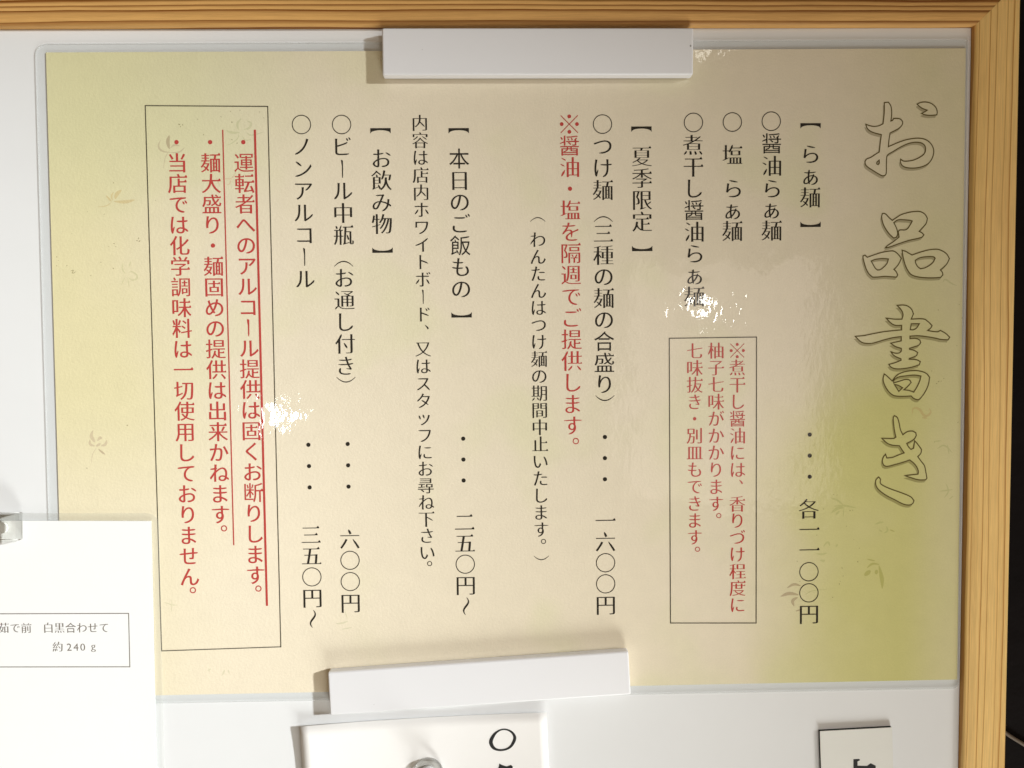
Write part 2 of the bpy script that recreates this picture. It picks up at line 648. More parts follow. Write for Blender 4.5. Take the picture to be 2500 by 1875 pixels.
def thickness(mid, nrm, A, B):
    """distance through the ink from each edge midpoint, against its outward normal"""
    out = np.full(len(mid), 9.0)
    E_ = B - A
    for i in range(len(mid)):
        d = -nrm[i]
        o = mid[i] + d * 1e-4
        den = d[0] * E_[:, 1] - d[1] * E_[:, 0]
        with np.errstate(divide='ignore', invalid='ignore'):
            w = A - o
            t = (w[:, 0] * E_[:, 1] - w[:, 1] * E_[:, 0]) / den
            u = (w[:, 0] * d[1] - w[:, 1] * d[0]) / den
        ok = (np.abs(den) > 1e-9) & (t > 0) & (u >= -1e-6) & (u <= 1 + 1e-6)
        if ok.any():
            out[i] = t[ok].min()
    return out


def crosses(cs):
    """do any two edges of the outlines cross?"""
    A = np.concatenate([np.array(c) for c in cs])
    B = np.concatenate([np.roll(np.array(c), -1, 0) for c in cs])
    d = B - A

    def side(P, D, Q):
        return D[:, None, 0] * (Q[None, :, 1] - P[:, None, 1]) - D[:, None, 1] * (Q[None, :, 0] - P[:, None, 0])
    s1, s2 = side(A, d, A), side(A, d, B)
    e = 1e-9
    m = (s1 * s2 < -e * e)
    m = m & m.T
    # neighbours share a point and cannot count
    return bool(m.any())


def mincho(ch, dh, dv, serif):
    cs0 = raw_contours(ch)
    if not cs0:
        return []
    for k in (1.0, 0.75, 0.5, 0.3):
        res = mincho_try(cs0, dh * k, dv * k, serif)
        if not crosses(res):
            return res
    return cs0


def mincho_try(cs, dh, dv, serif):
    pts_store.clear()
    big = max(cs, key=lambda c: abs(area(c)))
    if area(big) < 0:
        cs = [c[::-1] for c in cs]
    A = np.concatenate(cs)
    B = np.concatenate([np.roll(c, -1, 0) for c in cs])
    out = []
    for c in cs:
        nxt = np.roll(c, -1, 0)
        e = nxt - c
        L = np.linalg.norm(e, axis=1)
        t = e / L[:, None]
        nr = np.stack([t[:, 1], -t[:, 0]], 1)      # outward
        mid = (c + nxt) * 0.5
        th = thickness(mid, nr, A, B)
        clear = thickness(mid, -nr, A, B)
        want = dh * nr[:, 1] ** 2 + dv * nr[:, 0] ** 2
        # only shave real stroke sides, never the blunt stroke ends
        want = np.where((th > 0.16) & (L < 0.11), 0.0, want)
        off = np.minimum(want, 0.36 * th)
        n = len(c)
        q = np.empty_like(c)
        for i in range(n):
            a, b = i - 1, i
            n1, n2 = nr[a], nr[b]
            d1, d2 = off[a], off[b]
            det = n1[0] * n2[1] - n1[1] * n2[0]
            if abs(det) > 0.25:
                s = np.array([(d1 * n2[1] - d2 * n1[1]) / det, (n1[0] * d2 - n2[0] * d1) / det])
            else:
                s = (n1 * d1 + n2 * d2) * 0.5
            lim = 1.5 * max(d1, d2, 0.0)
            ls = np.linalg.norm(s)
            if d1 >= 0 and d2 >= 0 and ls > lim:
                s = s * (lim / ls)
            q[i] = c[i] - s
        pts = []
        for i in range(n):
            pts.append(q[i])
            if serif:
                # a short edge facing right between two long level edges ends a level stroke: give it the triangular stop
                k = (i + 1) % n                      # edge k follows vertex k
                pr, nx2 = (k - 1) % n, (k + 1) % n
                right_end = nr[k][0] > 0.95 and L[k] < 0.13 and abs(t[pr][1]) < 0.08 and abs(t[nx2][1]) < 0.08
                elbow = nr[k][1] > 0.95 and L[k] > 0.22 and nr[nx2][0] > 0.95 and L[nx2] > 0.20
                # counter-clockwise: bottom edge (t>0), right edge (up), top edge (t<0)
                if right_end and t[pr][0] > 0 and L[pr] > 0.10 and L[nx2] > 0.14 and clear[nx2] > 0.10 and clear[k] > 0.05:
                    g = min(1.0, L[nx2] / 0.34)
                    v0 = q[k]
                    v1 = q[(k + 1) % n]
                    q[k] = v0 + np.array((0.008, 0))
                    q_top = v1
                    pts_tail = [q_top + np.array((0.012, 0.004)), q_top + np.array((-0.040, 0.082)) * g,
                                q_top + np.array((-0.118, 0.0)) * g]
                    q[(k + 1) % n] = np.array((np.nan, np.nan))
                    pts_store[(id(c), (k + 1) % n)] = pts_tail
        fin = []
        for i in range(n):
            if np.isnan(q[i][0]):
                fin.extend(pts_store[(id(c), i)])
            else:
                fin.append(q[i])
        # corner lump on box shoulders
        out.append(fin)
    return out


pts_store = {}


def taper_caps(cs, keep, slanted_only=False):
    """brush strokes: narrow the blunt, slanted stroke ends"""
    res = []
    for c in cs:
        c = [np.array(p, float) for p in c]
        n = len(c)
        q = [p.copy() for p in c]
        for i in range(n):
            a, b, d, e = c[i - 1], c[i], c[(i + 1) % n], c[(i + 2) % n]
            v0, v1, v2 = b - a, d - b, e - d
            l0, l1, l2 = (np.linalg.norm(v) for v in (v0, v1, v2))
            dd = np.abs(v0 / (l0 + 1e-9))
            if slanted_only and (dd.max() > 0.95 or min(l0, l2) > 0.45):
                continue
            if l1 > 0.095 or l0 < 0.03 or l2 < 0.03 or l1 < 0.012:
                continue
            if v0.dot(v2) / (l0 * l2) < -0.90 and abs(v0.dot(v1)) / (l0 * l1) < 0.6:
                m = (b + d) / 2
                q[i] = m + (b - m) * keep
                q[(i + 1) % n] = m + (d - m) * keep
        res.append(q)
    return res


def glyph(ch, style):
    key = (ch, style)
    if key not in _glyphs:
        kana = ch in KANA
        if ch in '0123456789g':
            cs = mincho(ch, 0.018, -0.002, False)
        elif style == 'bold':
            cs = mincho(ch, 0.006 if not kana else -0.002, -0.013 if not kana else -0.011, not kana)
            if kana:
                cs = taper_caps(cs, 0.55)
        else:
            cs = mincho(ch, 0.0190 if not kana else 0.008, -0.012 if not kana else -0.007, not kana)
            cs = taper_caps(cs, 0.32) if kana else taper_caps(cs, 0.30, True)
        vs, fs = fill_contours(cs) if cs else ([], [])
        xs = [v[0] for v in vs] or [0]
        ys = [v[1] for v in vs] or [0]
        _glyphs[key] = (vs, fs, ((min(xs) + max(xs)) / 2, (min(ys) + max(ys)) / 2))
    return _glyphs[key]


class Text:
    """collects printed characters in one mesh"""

    def __init__(self, z, origin, zfun=None):
        self.V, self.F, self.z, self.o, self.zf = [], [], z, origin, zfun

    def put(self, vs, fs):
        b = len(self.V)
        for x, y in vs:
            z = self.z + (self.zf(x, y) if self.zf else 0)
            self.V.append((x, y, z))
        self.F += [tuple(b + i for i in f) for f in fs]

    def ring(self, c, r, w, n=40):
        vs, fs = [], []
        for i in range(n):
            a = 2 * math.pi * i / n
            for rr in (r + w / 2, r - w / 2):
                vs.append((c.x + rr * math.cos(a), c.y + rr * math.sin(a)))
        for i in range(n):
            j = (i + 1) % n
            fs.append((2 * i, 2 * j, 2 * j + 1, 2 * i + 1))
        self.put(vs, fs)

    def dot(self, c, r, n=18):
        self.put([(c.x + r * math.cos(2 * math.pi * i / n), c.y + r * math.sin(2 * math.pi * i / n)) for i in range(n)],
                 [tuple(range(n))])

    def stroke(self, pts, w):
        V, Fc = [], []
        ribbon(pts, w, False, V, Fc, 0)
        self.put([(v[0], v[1]) for v in V], [f[::-1] for f in Fc])

    def char(self, ch, px, py, em, style='thin'):
        e = em * pxm(px, py, self.z)
        c = bp(px, py, self.z)
        lw = 0.042 * e if style != 'bold' else 0.05 * e
        if ch == '　':
            return
        if ch in '〇○':
            self.ring(c, 0.428 * e, lw * (0.95 if style == 'thin' else 1))
        elif ch == '・':
            self.dot(c, (0.098 if style == 'thin' else 0.105) * e)
        elif ch == '。':
            self.ring(c, 0.125 * e, lw * 1.05, 22)
        elif ch == '、':
            self.stroke([(c.x - 0.10 * e, c.y + 0.11 * e), (c.x, c.y + 0.01 * e), (c.x + 0.09 * e, c.y - 0.12 * e)],
                        [0.02 * e, 0.075 * e, 0.10 * e])
        elif ch in '【】':
            s = 1 if ch == '【' else -1
            w, h1 = 0.475 * e, 0.235 * e
            o = [(-w, 0.5 * h1), (w, 0.5 * h1), (w, -0.5 * h1)]
            for k in range(11):
                u = math.pi * k / 10
                o.append((w * 0.96 * math.cos(u), -0.5 * h1 + 0.60 * h1 * math.sin(u)))
            o.append((-w, -0.5 * h1))
            pts = [(c.x + x, c.y + y * s) for x, y in o]
            self.put(*fill_contours([pts]))
        elif ch in '（）':
            s = 1 if ch == '（' else -1
            pts, wd = [], []
            for k in range(15):
                u = -1 + 2 * k / 14
                pts.append((c.x + 0.44 * e * u, c.y + s * (0.11 - 0.235 * abs(u) ** 2.0) * e))
                wd.append((0.018 + 0.034 * (1 - u * u)) * e)
            self.stroke(pts, wd)
        elif ch == '〜':
            pts, wd = [], []
            for k in range(17):
                u = -1 + 2 * k / 16
                pts.append((c.x - 0.115 * e * math.sin(u * math.pi * 0.92), c.y - 0.41 * e * u))
                wd.append((0.02 + 0.065 * (1 - u * u)) * e)
            self.stroke(pts, wd)
        elif ch == 'ー':
            k = 1.0 if style == 'thin' else 1.35
            self.stroke([(c.x - 0.055 * e, c.y + 0.41 * e), (c.x - 0.012 * e, c.y + 0.36 * e), (c.x + 0.004 * e, c.y + 0.1 * e),
                         (c.x + 0.002 * e, c.y - 0.30 * e), (c.x - 0.002 * e, c.y - 0.42 * e)],
                        [0.02 * e, 0.085 * e * k, 0.052 * e * k, 0.048 * e * k, 0.03 * e])
        elif ch == '※':
            for a in (1, -1):
                self.stroke([(c.x - 0.40 * e, c.y - 0.40 * e * a), (c.x + 0.40 * e, c.y + 0.40 * e * a)], lw * 0.9)
            for dx, dy in ((0, .355), (0, -.355), (.355, 0), (-.355, 0)):
                self.dot(Vector((c.x + dx * e, c.y + dy * e)), 0.088 * e)
        else:
            vs, fs, ic = glyph(ch, style)
            cx, cy = (0.5, 0.38)
            if ch in 'ぁッ' or ch in '0123456789g':
                cx, cy = ic
            self.put([(c.x + (x - cx) * e, c.y + (y - cy) * e) for x, y in vs], fs)

    def line(self, s, x0, y0, x1, y1, em, style='thin'):
        n = len(s)
        for i, ch in enumerate(s):
            u = i / (n - 1) if n > 1 else 0
            self.char(ch, x0 + (x1 - x0) * u, y0 + (y1 - y0) * u, em, style)

    def build(self, name, mat, parent, label=None):
        return link_mesh(name, mesh_of(self.V, self.F, self.o), mat, parent, label)


# ------------------------------------------------------------------ wall behind
BX0, BX1 = -0.56, bp(2371, 69).x        # inside of the frame, left / right
BY1 = bp(1200, 70).y                    # inside of the frame, top
BY0 = BY1 - 0.62
Z_W = -0.016
wall = link_mesh('wall', mesh_of([(-1.6, -1.5, Z_W), (1.6, -1.5, Z_W), (1.6, 1.3, Z_W), (-1.6, 1.3, Z_W)], [(0, 1, 2, 3)]), M_WALL)
wall.matrix_world = TO_WORLD
wall['kind'] = 'structure'

# ------------------------------------------------------------------ framed whiteboard
RW = 0.0195                             # rail width
board = thing('framed_whiteboard', 'white magnetic board in a plain pine frame, the menu sheets hang on it', 'whiteboard', (0, 0, 0))
sl = 0.0014 / 0.42
c_tr = bp(2371, 68.5)
c_br = bp(2339, 1875)
rdir = (c_br - c_tr).normalized()
ldir = (bp(0, 72.5) - c_tr).normalized()
C_TR = c_tr.copy()
C_BR = C_TR + rdir * 0.62
C_TL = C_TR + ldir * 0.77
C_BL = C_TL + rdir * 0.62
pan = [C_TL, C_TR, C_BR, C_BL]
link_mesh('board_panel', slab(pan, -0.010, 0.0), M_BOARD, board)


def rail(p0, p1, mat, prof):
    """mitred frame rail along p0->p1 (inner edge), the frame lies to the left of the direction of travel"""
    d = (p1 - p0)
    L = d.length
    d.normalize()
    V, Fc = [], []
    n = len(prof)
    segs = 24
    for k in range(segs + 1):
        for (u, z) in prof:
            x = -u + (L + 2 * u) * k / segs
            V.append((x, u, z))
    for k in range(segs):
        for i in range(n):
            j = (i + 1) % n
            a, b = k * n + i, k * n + j
            Fc.append((a, b, b + n, a + n))
    Fc.append(tuple(range(n)))
    Fc.append(tuple(range(segs * n, segs * n + n))[::-1])
    me = mesh_of(V, Fc)
    bm = bmesh.new()
    bm.from_mesh(me)
    bmesh.ops.recalc_face_normals(bm, faces=bm.faces)
    bm.to_mesh(me)
    bm.free()
    o = link_mesh('frame_rail', me, mat, board)
    ang = math.atan2(d.y, d.x)
    o.matrix_parent_inverse = Matrix.Identity(4)
    o.location = (p0.x, p0.y, 0)
    o.rotation_euler = (0, 0, ang)
    return o


def arc(cx, cz, r, a0, a1, n=5):
    return [(cx + r * math.cos(math.radians(a0 + (a1 - a0) * i / n)), cz + r * math.sin(math.radians(a0 + (a1 - a0) * i / n))) for i in range(n + 1)]


PROF = [(0.0002, -0.012), (0.0002, 0.0022)] + arc(0.0014, 0.0024, 0.0012, 180, 100, 4) + [(0.0045, 0.0045)] \
    + arc(RW - 0.0015, 0.0037, 0.0015, 85, 0, 5) + [(RW, -0.012)]
# walking clockwise keeps the outside on the left
rail(C_TL, C_TR, M_PINE_TOP, PROF)
rail(C_TR, C_BR, M_PINE_SIDE, PROF)
rail(C_BR, C_BL, M_PINE_TOP, PROF)
rail(C_BL, C_TL, M_PINE_SIDE, PROF)

# ------------------------------------------------------------------ thin cord on the wall beside the frame
cz = Z_W + 0.0012
pts = [bp(2440, 1778, cz), bp(2466, 1797, cz), bp(2500, 1818, cz), bp(2560, 1860, cz), bp(2640, 1900, cz)]
bm = bmesh.new()
prev = None
P = catmull([(p.x, p.y) for p in pts], False, 6)
for i, p in enumerate(P):
    a = np.array(P[min(i + 1, len(P) - 1)]) - np.array(P[max(i - 1, 0)])
    a = a / np.linalg.norm(a)
    ringv = []
    for k in range(8):
        t = 2 * math.pi * k / 8
        r = 0.0009
        ringv.append(bm.verts.new((p[0] - a[1] * r * math.cos(t), p[1] + a[0] * r * math.cos(t), cz + r * math.sin(t))))
    if prev:
        for k in range(8):
            bm.faces.new((prev[k], prev[(k + 1) % 8], ringv[(k + 1) % 8], ringv[k]))
    prev = ringv
me = bpy.data.meshes.new('cord')
bm.to_mesh(me)
bm.free()
smooth(me)
cord = link_mesh('cord', me, M_CORD)
cord.matrix_world = TO_WORLD
cord['label'] = 'thin pale cord on the dark wall beside the pine frame'
cord['category'] = 'cord'

# ------------------------------------------------------------------ laminated menu
ZP = 0.0006                              # print surface
MO = bp(1230, 900, ZP)
MO.z = 0
menu = thing('laminated_menu', 'large laminated cream menu with vertical black and red lettering under two white magnets', 'menu', MO)
TL, TR, BR, BL = bp(112, 128, ZP), bp(2358, 118, ZP), bp(2337, 1659, ZP), bp(157, 1702, ZP)
paper_poly = [TL, TR, BR, BL]
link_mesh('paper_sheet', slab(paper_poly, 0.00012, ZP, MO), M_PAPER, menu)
zf = 0.00048
fo = [bp(85, 106, zf), bp(2364, 96, zf), bp(2342, 1681, zf), bp(131, 1722, zf)]
outer = round_poly(fo, [0.006, 0.0015, 0.004, 0.006])
film = link_mesh('film_margin', ring_slab(outer, [Vector(p[:2]) for p in paper_poly], 0.0001, zf, MO), M_FILM, menu)

cen = sum((Vector(p[:2]) for p in fo), Vector((0, 0))) / 4
inner_e = [Vector(p) + (cen - Vector(p)).normalized() * 0.00055 for p in outer]
link_mesh('film_edge', ring_slab(outer, inner_e, zf + 0.00002, zf + 0.00012, MO), M_FILM_EDGE, film)

Z1, Z2, Z3, Z4 = ZP + 0.00003, ZP + 0.00006, ZP + 0.00009, ZP + 0.00012

# --- title, traced brush letters: drop shade, filled body, outline
T1 = (2080, 230, 7.542)
T2 = (2080, 500, 7.542)
T3 = (2070, 730, 6.381)
T4 = (2100, 1000, 6.636)
TITLE = [
    (T1, [[(595, 155), (592, 350), (570, 545), (500, 580), (420, 595), (340, 585), (252, 555), (275, 620), (320, 670), (400, 710),
           (540, 745), (525, 850), (500, 1065), (420, 1115), (345, 1165), (270, 1195), (238, 1240), (250, 1300), (300, 1350),
           (400, 1415), (500, 1475), (560, 1503), (605, 1498), (628, 1460), (632, 1300), (638, 1160), (660, 1115), (750, 1060),
           (900, 970), (1050, 905), (1180, 885), (1280, 900), (1340, 950), (1352, 1030), (1330, 1095), (1250, 1160), (1130, 1215),
           (1000, 1235), (940, 1230), (895, 1198), (890, 1250), (930, 1320), (1020, 1355), (1150, 1360), (1290, 1335), (1400, 1280),
           (1470, 1190), (1503, 1070), (1490, 980), (1440, 900), (1370, 845), (1270, 815), (1150, 815), (1000, 840), (850, 890),
           (668, 968), (680, 840), (700, 715), (790, 670), (880, 615), (928, 550), (928, 500), (890, 460), (830, 448), (765, 448),
           (745, 485), (715, 495), (728, 380), (722, 250), (700, 190), (668, 150)],
          [(500, 1215), (460, 1250), (455, 1285), (480, 1298), (503, 1270)],
          [(1198, 185), (1260, 155), (1340, 145), (1430, 160), (1500, 200), (1550, 260), (1568, 330), (1560, 382), (1450, 390),
           (1350, 382), (1275, 355), (1320, 335), (1385, 295), (1290, 260), (1230, 215)]]),
    (T2, [[(740, 288), (680, 235), (610, 165), (560, 160), (545, 220), (565, 330), (610, 430), (680, 530), (765, 612), (815, 600),
           (838, 540), (825, 450), (790, 370), (768, 330), (820, 290), (870, 275), (980, 278), (1080, 288), (1108, 300), (1070, 370),
           (1020, 440), (970, 465), (880, 465), (850, 490), (866, 595), (760, 680), (650, 755), (610, 797), (700, 775), (850, 720),
           (1050, 655), (1280, 600), (1322, 555), (1290, 520), (1235, 490), (1300, 420), (1365, 340), (1387, 250), (1350, 185),
           (1280, 135), (1200, 122), (1050, 140), (900, 185), (820, 235)],
          [(205, 940), (237, 927), (280, 967), (400, 925), (560, 875), (740, 850), (800, 870), (860, 925), (905, 985), (870, 1070),
           (825, 1135), (770, 1190), (810, 1230), (840, 1290), (820, 1332), (720, 1325), (600, 1318), (480, 1330), (380, 1332),
           (310, 1270), (260, 1180), (225, 1070), (202, 970)],
          [(352, 1035), (430, 1005), (560, 990), (670, 998), (640, 1085), (580, 1150), (520, 1195), (470, 1202), (430, 1170), (390, 1105)],
          [(922, 838), (990, 860), (1050, 895), (1105, 925), (1250, 875), (1420, 830), (1570, 820), (1650, 845), (1740, 905), (1792, 990),
           (1750, 1080), (1690, 1145), (1625, 1200), (1660, 1240), (1672, 1290), (1630, 1338), (1500, 1346), (1350, 1343), (1200, 1325),
           (1090, 1285), (1030, 1215), (980, 1110), (937, 950)],
          [(1165, 1020), (1250, 975), (1380, 955), (1500, 958), (1530, 985), (1490, 1060), (1420, 1120), (1330, 1165), (1260, 1178),
           (1210, 1140), (1170, 1070)]]),
    (T3, [[(765, 100), (860, 95), (930, 110), (990, 160), (1020, 230), (985, 315), (1180, 312), (1250, 355), (1310, 415), (1290, 450),
           (1238, 492), (1390, 512), (1440, 490), (1520, 535), (1584, 595), (1560, 636), (1450, 630), (1345, 606), (1200, 583),
           (1080, 572), (966, 578), (966, 618), (1060, 615), (1120, 640), (1133, 680), (1100, 720), (1030, 745), (958, 768), (960, 785),
           (1030, 800), (1086, 835), (1070, 880), (1020, 905), (958, 925), (953, 940), (1060, 945), (1128, 975), (1110, 1025),
           (1000, 1060), (850, 1086), (740, 1086), (670, 1060), (638, 1020), (740, 990), (827, 955), (826, 932), (750, 900), (700, 865),
           (668, 820), (740, 845), (800, 840), (832, 810), (832, 770), (740, 740), (666, 690), (831, 652), (831, 585), (700, 603),
           (560, 637), (375, 690), (270, 690), (200, 665), (113, 582), (250, 570), (420, 535), (600, 505), (836, 482), (836, 410),
           (740, 410), (670, 375), (593, 298), (730, 315), (840, 315), (858, 240), (830, 170)],
          [(985, 385), (1112, 385), (1070, 450), (1020, 480), (970, 478)],
          [(565, 1170), (548, 1240), (560, 1310), (610, 1410), (670, 1475), (730, 1508), (860, 1516), (985, 1510), (1020, 1545),
           (1080, 1568), (1120, 1555), (1200, 1450), (1250, 1340), (1272, 1220), (1220, 1160), (1130, 1125), (1030, 1115), (900, 1130),
           (800, 1165), (740, 1210), (690, 1278), (640, 1230), (590, 1185)],
          [(712, 1262), (780, 1218), (880, 1200), (1040, 1185), (1137, 1200), (1120, 1270), (1080, 1360), (1025, 1450), (950, 1425),
           (868, 1415), (930, 1360), (985, 1300), (960, 1265), (905, 1252), (820, 1275), (712, 1308)],
          [(722, 1330), (785, 1345), (852, 1383), (792, 1440)]]),
    (T4, [[(555, 98), (600, 130), (630, 220), (650, 320), (690, 408), (760, 360), (840, 348), (900, 375), (908, 420), (870, 480),
           (753, 548), (780, 600), (820, 645), (865, 625), (882, 505), (930, 560), (992, 645), (980, 710), (930, 762), (990, 840),
           (1040, 910), (1060, 1000), (1080, 1110), (1060, 1137), (950, 1138), (830, 1105), (720, 1070), (850, 1055), (937, 1045),
           (940, 990), (910, 920), (860, 860), (800, 815), (700, 850), (560, 890), (430, 920), (380, 900), (358, 845), (370, 780),
           (410, 722), (430, 785), (520, 775), (620, 735), (712, 702), (670, 640), (635, 585), (520, 575), (440, 545), (348, 465),
           (540, 468), (577, 445), (555, 340), (540, 220), (535, 130)],
          [(300, 1092), (260, 1130), (248, 1190), (270, 1260), (330, 1325), (440, 1400), (560, 1460), (700, 1530), (800, 1545),
           (850, 1520), (870, 1475), (820, 1415), (700, 1360), (560, 1310), (430, 1260), (340, 1210), (323, 1180), (330, 1130)]]),
]
for (ox, oy, s), outs in TITLE:
    curves = [catmull(c, True, 4) for c in outs]
    P3 = [[bp(ox + p[0] / s, oy + p[1] / s, ZP) for p in c] for c in curves]
    flat = [[(q.x, q.y) for q in c] for c in P3]
    vs, fs = fill_contours(flat)
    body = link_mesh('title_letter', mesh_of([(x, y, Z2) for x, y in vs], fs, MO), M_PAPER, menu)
    u = pxm(ox + 100, oy + 100, ZP)
    sh = link_mesh('drop_shade', mesh_of([(x - 3.2 * u, y - 6.4 * u, Z1) for x, y in vs], fs, MO), M_SHADE, body)
    V, Fc = [], []
    for c in flat:
        ribbon(c, 2.7 * u, True, V, Fc, Z3)
    link_mesh('outline', mesh_of(V, Fc, MO), M_OUTLINE, body)

# --- printed flowers, leaves and specks of the paper
ZA = (100, 300, 4.1475)
ZB = (480, 260, 7.54)
ZC = (130, 900, 5.53)
ZD = (1880, 1200, 4.608)
ZE = (2180, 600, 2.5526)
ZG = (380, 1440, 4.254)
FLORA = [
    (M_MAUVE, ZA, [([(1210, 175), (1190, 240), (1230, 285), (1310, 300)], 20), ([(1310, 300), (1400, 295), (1455, 250)], 15),
                   ([(1300, 280), (1260, 350), (1240, 460)], 8), ([(1310, 255), (1350, 225), (1405, 235)], 20)]),
    (M_MAUVE2, ZA, [([(1300, 125), (1285, 190), (1300, 265)], 36)]),
    (M_TAN, ZA, [([(815, 680), (770, 720), (750, 770)], 40), ([(660, 735), (690, 770), (715, 795)], 20),
                 ([(740, 795), (850, 800), (950, 780)], 34), ([(570, 850), (660, 840), (720, 800)], 9),
                 ([(735, 700), (715, 740), (725, 785)], 18)]),
    (M_GREYGR, ZA, [([(910, 1400), (890, 1460)], 14), ([(830, 1420), (825, 1480), (855, 1530)], 15),
                    ([(890, 1510), (930, 1510), (975, 1560), (930, 1592), (880, 1560)], 18), ([(850, 1560), (815, 1640)], 9),
                    ([(880, 1570), (890, 1650)], 9)]),
    (M_SPECK, ZA, [([(300, 1500), (325, 1495), (310, 1525)], 8), ([(335, 1490), (320, 1520), (355, 1505)], 8),
                   ([(990, 1160), (985, 1180)], 11), ([(965, 1190), (980, 1195)], 11), ([(1005, 1190), (990, 1205)], 11),
                   ([(1390, 10), (1410, 20)], 12), ([(1430, 15), (1440, 25)], 10), ([(1410, 45), (1415, 30)], 8)]),
    (M_GREYGR, ZB, [([(820, 220), (750, 320), (770, 430)], 46), ([(920, 260), (1000, 310), (960, 400), (870, 420)], 40),
                    ([(540, 440), (650, 480), (790, 480)], 44), ([(780, 480), (760, 580), (640, 680), (540, 720)], 18),
                    ([(920, 480), (1000, 530), (1230, 470)], 26), ([(840, 540), (900, 620), (1010, 600)], 20)]),
    (M_PINK, ZB, [([(520, 1330), (640, 1320), (740, 1190)], 26), ([(640, 1330), (610, 1420), (550, 1440)], 24),
                  ([(350, 1280), (400, 1390), (430, 1480)], 20)]),
    (M_MAUVE, ZC, [([(540, 830), (515, 900), (540, 960), (565, 995)], 46), ([(495, 960), (500, 1020), (565, 1045)], 34),
                   ([(598, 975), (630, 935), (662, 940)], 40), ([(575, 1050), (640, 1010)], 34),
                   ([(725, 962), (705, 1020), (645, 1045)], 38), ([(590, 1060), (530, 1160), (518, 1280)], 9)]),
    (M_MAUVE2, ZC, [([(610, 1085), (655, 1125), (702, 1158)], 26)]),
    (M_GREYGR, ZD, [([(690, 75), (760, 100), (820, 150)], 22), ([(720, 165), (840, 160), (970, 185)], 22),
                    ([(690, 240), (760, 190), (830, 180)], 32), ([(740, 260), (780, 220)], 24), ([(830, 180), (825, 280)], 9),
                    ([(1180, 370), (1230, 350), (1280, 345)], 22), ([(1225, 430), (1262, 452)], 18),
                    ([(1280, 470), (1320, 440), (1310, 390)], 20), ([(600, 620), (650, 570), (672, 612)], 20),
                    ([(520, 700), (590, 705), (640, 690)], 24), ([(560, 770), (600, 780), (620, 770)], 26),
                    ([(390, 1165), (470, 1120), (640, 1100)], 9), ([(740, 620), (760, 595)], 22)]),
    (M_OLIVE, ZD, [([(1090, 760), (1180, 780)], 16), ([(1090, 860), (1150, 815), (1230, 820)], 24), ([(1062, 945), (1130, 890)], 50),
                   ([(1193, 932), (1200, 880)], 40), ([(1225, 830), (1250, 940), (1260, 1000), (1262, 1092)], 46),
                   ([(1345, 430), (1400, 450)], 14)]),
    (M_MAUVE2, ZD, [([(190, 1085), (270, 1045), (345, 1062)], 28), ([(120, 1180), (210, 1148), (320, 1162)], 38),
                    ([(270, 1290), (255, 1230), (310, 1190)], 34), ([(290, 1345), (340, 1330)], 16)]),
    (M_PINK, ZE, [([(120, 1050), (130, 1012), (165, 1020), (200, 1060), (235, 1040), (225, 1010)], 16), ([(180, 1070), (215, 1075)], 10)]),
    (M_GREYGR, ZE, [([(310, 230), (325, 210), (360, 232), (400, 250)], 10), ([(255, 1220), (300, 1215)], 8),
                    ([(275, 1265), (320, 1245), (370, 1290)], 10), ([(340, 1240), (350, 1300)], 8),
                    ([(330, 1480), (345, 1530), (320, 1570)], 9), ([(290, 1530), (370, 1520)], 9), ([(350, 1580), (375, 1560)], 8)]),
    (M_SPECK, ZE, [([(280, 850), (290, 842)], 5), ([(268, 862), (276, 856)], 5), ([(298, 848), (302, 840)], 4), ([(314, 828), (320, 826)], 5)]),
    (M_GREYGR, ZG, [([(90, 130), (170, 155), (230, 160)], 12), ([(170, 100), (165, 230)], 9), ([(1870, 352), (1940, 345), (2000, 325)], 18),
                    ([(1930, 412), (2040, 390)], 12), ([(1970, 230), (1990, 295)], 10), ([(540, 840), (575, 820)], 14),
                    ([(550, 815), (560, 850)], 10), ([(690, 890), (720, 830)], 18), ([(755, 830), (765, 870)], 14)]),
]
SPECKS = [(ZA, [(470, 900), (640, 925), (313, 1120), (688, 1253), (740, 1222), (757, 1253), (160, 1357), (175, 1393), (160, 1448),
                (263, 1445), (607, 1412), (733, 1473), (505, 1545), (1160, 783), (735, 607)]),
          (ZB, [(20, 235), (450, 190), (650, 290), (125, 520), (650, 610), (745, 675), (1160, 100), (1240, 210), (625, 90), (800, 70)]),
          (ZC, [(130, 670), (455, 1345), (1000, 765)]),
          (ZD, [(525, 490), (943, 537), (1005, 637), (987, 790), (810, 860), (822, 950), (705, 1190), (603, 197), (335, 1010), (715, 35),
                (755, 40), (860, 390), (900, 215), (930, 210), (790, 1010), (780, 1040), (305, 785)]),
          (ZE, [(413, 365), (283, 400), (398, 622), (242, 780), (425, 898), (405, 1100), (226, 167), (430, 450), (258, 1222)])]
lay = 0


def print_mesh(name, V, Fc, mat):
    me = mesh_of(V, Fc, MO)
    bm = bmesh.new()
    bm.from_mesh(me)
    for f in bm.faces:
        if f.normal.z < 0:
            f.normal_flip()
    bm.to_mesh(me)
    bm.free()
    return link_mesh(name, me, mat, menu)


def clusters(strokes, reach):
    """group the strokes that touch or nearly touch into one flower"""
    groups = []
    for st in strokes:
        near = [g for g in groups if any(math.dist(p, q) < reach for o_ in g for q in o_[0] for p in st[0])]
        merged = [st]
        for g in near:
            merged += g
            groups.remove(g)
        groups.append(merged)
    return groups


